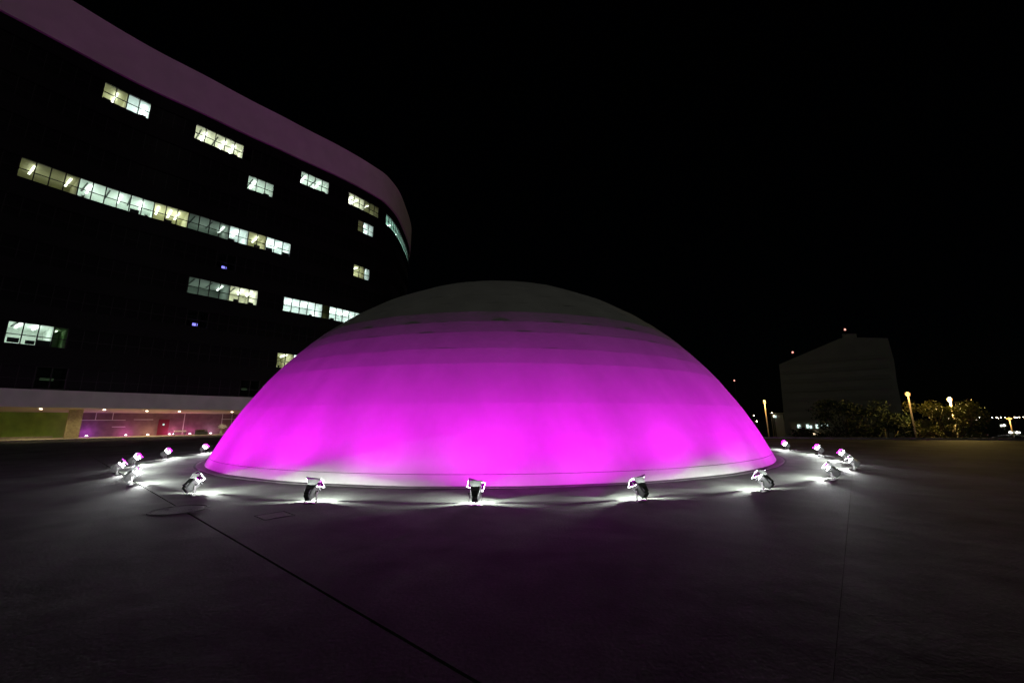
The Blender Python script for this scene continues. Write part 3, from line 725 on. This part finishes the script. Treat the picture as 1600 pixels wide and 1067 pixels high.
# ------------------------------------------------------------------ trees and shrubs
def tree(name, label, x, y, zb, ztop, rx, leafm, n, seed, cat='tree', zlow=None, grp=None, leaf=0.26):
    rnd = random.Random(seed)
    t = thing(name, label, cat, (x, y, zb), rnd.uniform(0, 6), grp); H = ztop - zb
    lo = (zlow - zb) if zlow is not None else H * 0.35
    tips = []
    m = MB()
    if cat == 'tree':
        base = Vector((0, 0, 0)); topv = Vector((0.15, 0.1, lo + (H - lo) * 0.3)); m.tube(base, topv, 0.20, 0.10, n=9)
        for i in range(9):
            a = 2 * PI * i / 9 + rnd.uniform(-0.3, 0.3); s0_ = topv * rnd.uniform(0.7, 1.0)
            e_ = Vector((math.cos(a) * rx * rnd.uniform(0.45, 0.85), math.sin(a) * rx * rnd.uniform(0.45, 0.85), lo + (H - lo) * rnd.uniform(0.4, 0.9)))
            m.tube(s0_, e_, 0.07, 0.025, n=6); tips.append(e_)
    else:
        for i in range(5):
            a = rnd.uniform(0, 2 * PI); e_ = Vector((math.cos(a) * rx * 0.6, math.sin(a) * rx * 0.6, H * rnd.uniform(0.5, 0.85))); m.tube((0, 0, 0), e_, 0.03, 0.012, n=5); tips.append(e_)
    m.build('trunk' if cat == 'tree' else 'stem', MT['bark'], t)
    clumps = []
    for e_ in tips:
        clumps.append((e_, rx * rnd.uniform(0.28, 0.48)))
        for _ in range(2):
            q = e_ + Vector((rnd.uniform(-1, 1) * rx * 0.4, rnd.uniform(-1, 1) * rx * 0.4, rnd.uniform(-0.4, 0.5) * (H - lo) * 0.3))
            q.z = min(q.z, H - 0.2); clumps.append((q, rx * rnd.uniform(0.18, 0.36)))
    m = MB()
    for i in range(n):
        c, r = rnd.choice(clumps)
        d = Vector((rnd.gauss(0, 1), rnd.gauss(0, 1), rnd.gauss(0, 0.75))).normalized() * r * rnd.uniform(0.35, 1.05)
        p = c + d; p.z = max(0.05, p.z)
        n_ = Vector((rnd.gauss(0, 1), rnd.gauss(0, 1), rnd.gauss(0.6, 1))).normalized(); a = n_.orthogonal().normalized(); a.rotate(Matrix.Rotation(rnd.uniform(0, 6.28), 3, n_)); b = n_.cross(a)
        L = leaf * rnd.uniform(0.6, 1.3)
        m.quad(p - a * L * 0.5, p + b * L * 0.24, p + a * L * 0.5, p - b * L * 0.24)
    m.build('crown', leafm, t)
    return t
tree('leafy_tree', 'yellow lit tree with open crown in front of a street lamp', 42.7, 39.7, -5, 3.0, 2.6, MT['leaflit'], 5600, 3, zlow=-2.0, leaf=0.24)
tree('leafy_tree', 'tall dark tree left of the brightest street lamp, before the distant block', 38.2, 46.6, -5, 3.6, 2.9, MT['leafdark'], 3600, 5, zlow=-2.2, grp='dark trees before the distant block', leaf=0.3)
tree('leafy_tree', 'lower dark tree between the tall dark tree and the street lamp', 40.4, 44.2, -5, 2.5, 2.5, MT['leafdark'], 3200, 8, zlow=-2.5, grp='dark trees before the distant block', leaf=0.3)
tree('leafy_tree', 'dim greenish tree left of the tall dark tree, beside the white lights', 35.0, 47.5, -5, 1.2, 2.4, MT['leafdark'], 3000, 11, zlow=-3, grp='dark trees before the distant block', leaf=0.28)
SH = [(29.5, 47.5, 0.6, 2.0, 'low dark shrub at the foot of the slim street lamp'), (31.5, 42.0, 0.3, 1.8, 'low dark shrub behind the two glaring right floodlights'), (34.0, 40.3, 0.4, 1.9, 'low shrub under the dark trees behind the plaza edge'), (36.8, 38.6, 0.3, 1.7, 'low shrub at the base of the brightest street lamp'), (42.3, 33.5, 0.1, 1.8, 'low dark shrub right of the yellow lit tree')]
for i, (x, y, zt, r, lab) in enumerate(SH):
    tree('shrub', lab, x, y, -5, zt, r, MT['leafdark'] if i % 2 == 0 else MT['leafgreen'], 1800, 20 + i, 'shrub', grp='shrubs beyond the plaza edge')

# ------------------------------------------------------------------ far lights
def kiosk(x, y, z, wd, ht, label, bulb='coolbulb'):
    t = thing('lit_kiosk', label, 'kiosk', (x, y, -5), math.atan2(y, x) - PI / 2)
    m = MB(); m.box((0, 0.9, (z + 5) / 2 + 0.1), (wd + 0.8, 1.6, z + 5 + ht + 0.3)); m.build('wall', MT['farband'], t)
    m = MB(); m.box((0, 0.9, z + 5 + ht * 0.5 + 0.45), (wd + 1.2, 2.2, 0.18)); m.build('roof', MT['farband'], t)
    nw = max(1, int(wd / 0.55))
    for i in range(nw):
        if (i * 7 + int(x)) % 4 == 3: continue
        m = MB(); h2 = ht * (0.55 + 0.45 * ((i * 5 + int(y)) % 3) / 2); m.box((-wd / 2 + wd * (i + 0.5) / nw, 0.06, z + 5 + (h2 - ht) / 2), (wd / nw * 0.75, 0.08, h2)); m.build('window', MT[bulb], t)
MT['coolbulb'] = emit('kiosk_window', (0.75, 1.0, 0.95), 1.4)
kiosk(63.0, 90.2, 0.15, 1.5, 0.7, 'small white lit kiosk under the distant block, leftmost', 'coolbulb')
kiosk(65.2, 88.6, 0.25, 2.2, 1.0, 'brightest white lit kiosk under the distant block', 'coolbulb')
kiosk(66.9, 87.3, 0.45, 1.3, 0.5, 'faint white lit kiosk beside the dim greenish tree', 'coolbulb')
kiosk(60.1, 92.1, 2.3, 1.6, 0.5, 'faint lit sign hut right of the slim street lamp', 'coolwindow')
def far_lamp(x, y, z, label, r=0.28, bulb='warmbulb', grp='pinprick lamps far away'):
    t = thing('far_lamp', label, 'lamp', (x, y, -5), 0, grp); h = z + 5
    m = MB(); m.tube((0, 0, 0), (0, 0, max(0.1, h - r)), 0.1, 0.07, n=6); m.build('post', MT['rail'], t)
    m = MB(); m.tube((0, 0, h - r), (0, 0, h), r * 0.7, r, n=8); m.tube((0, 0, h), (0, 0, h + r * 0.7), r, r * 0.4, n=8); m.build('bulb', MT[bulb], t)
far_lamp(59.37, 92.6, 3.1, 'upper of two warm lights right of the slim street lamp', 0.16)
far_lamp(59.6, 92.4, 2.45, 'lower of two warm lights right of the slim street lamp', 0.12)
far_lamp(56.3, 94.5, 2.6, 'small warm light left of the slim street lamp, upper', 0.10)
far_lamp(56.7, 94.3, 1.3, 'small warm light left of the slim street lamp, lower', 0.15)
far_lamp(65.3, 88.5, -1.42, 'single warm dot below the brightest lit kiosk', 0.12)
CITY = [(195.3, 171.6, 2.05), (196.2, 170.6, 2.09), (195.7, 171.2, 1.25), (196.45, 170.3, 1.47), (198.5, 167.9, 2.05), (199.25, 167, 2.1), (199.55, 166.7, 1.68), (200, 166.1, 2.11), (200.7, 165.3, 2.1), (202.3, 163.4, 2.08), (202.6, 163, 1.94), (203, 162.5, 2.12), (203.6, 161.7, 2.16), (192.3, 175, 2.0), (192.4, 174.9, 0.0), (190.4, 177, 1.75)]
for i, (x, y, z) in enumerate(CITY):
    far_lamp(x, y, z, 'tiny far city lamp on the dark horizon at right', [0.13, 0.2, 0.10, 0.15][i % 4], ['warmbulb', 'whitebulb', 'warmbulb'][i % 3], 'city lamps on the horizon')
kiosk(199.7, 166.4, -1.1, 1.9, 0.5, 'far strip light below the horizon lamps', 'whitebulb')
kiosk(201.6, 164.2, -3.9, 3.0, 0.5, 'far bright strip light low at the right edge', 'whitebulb')
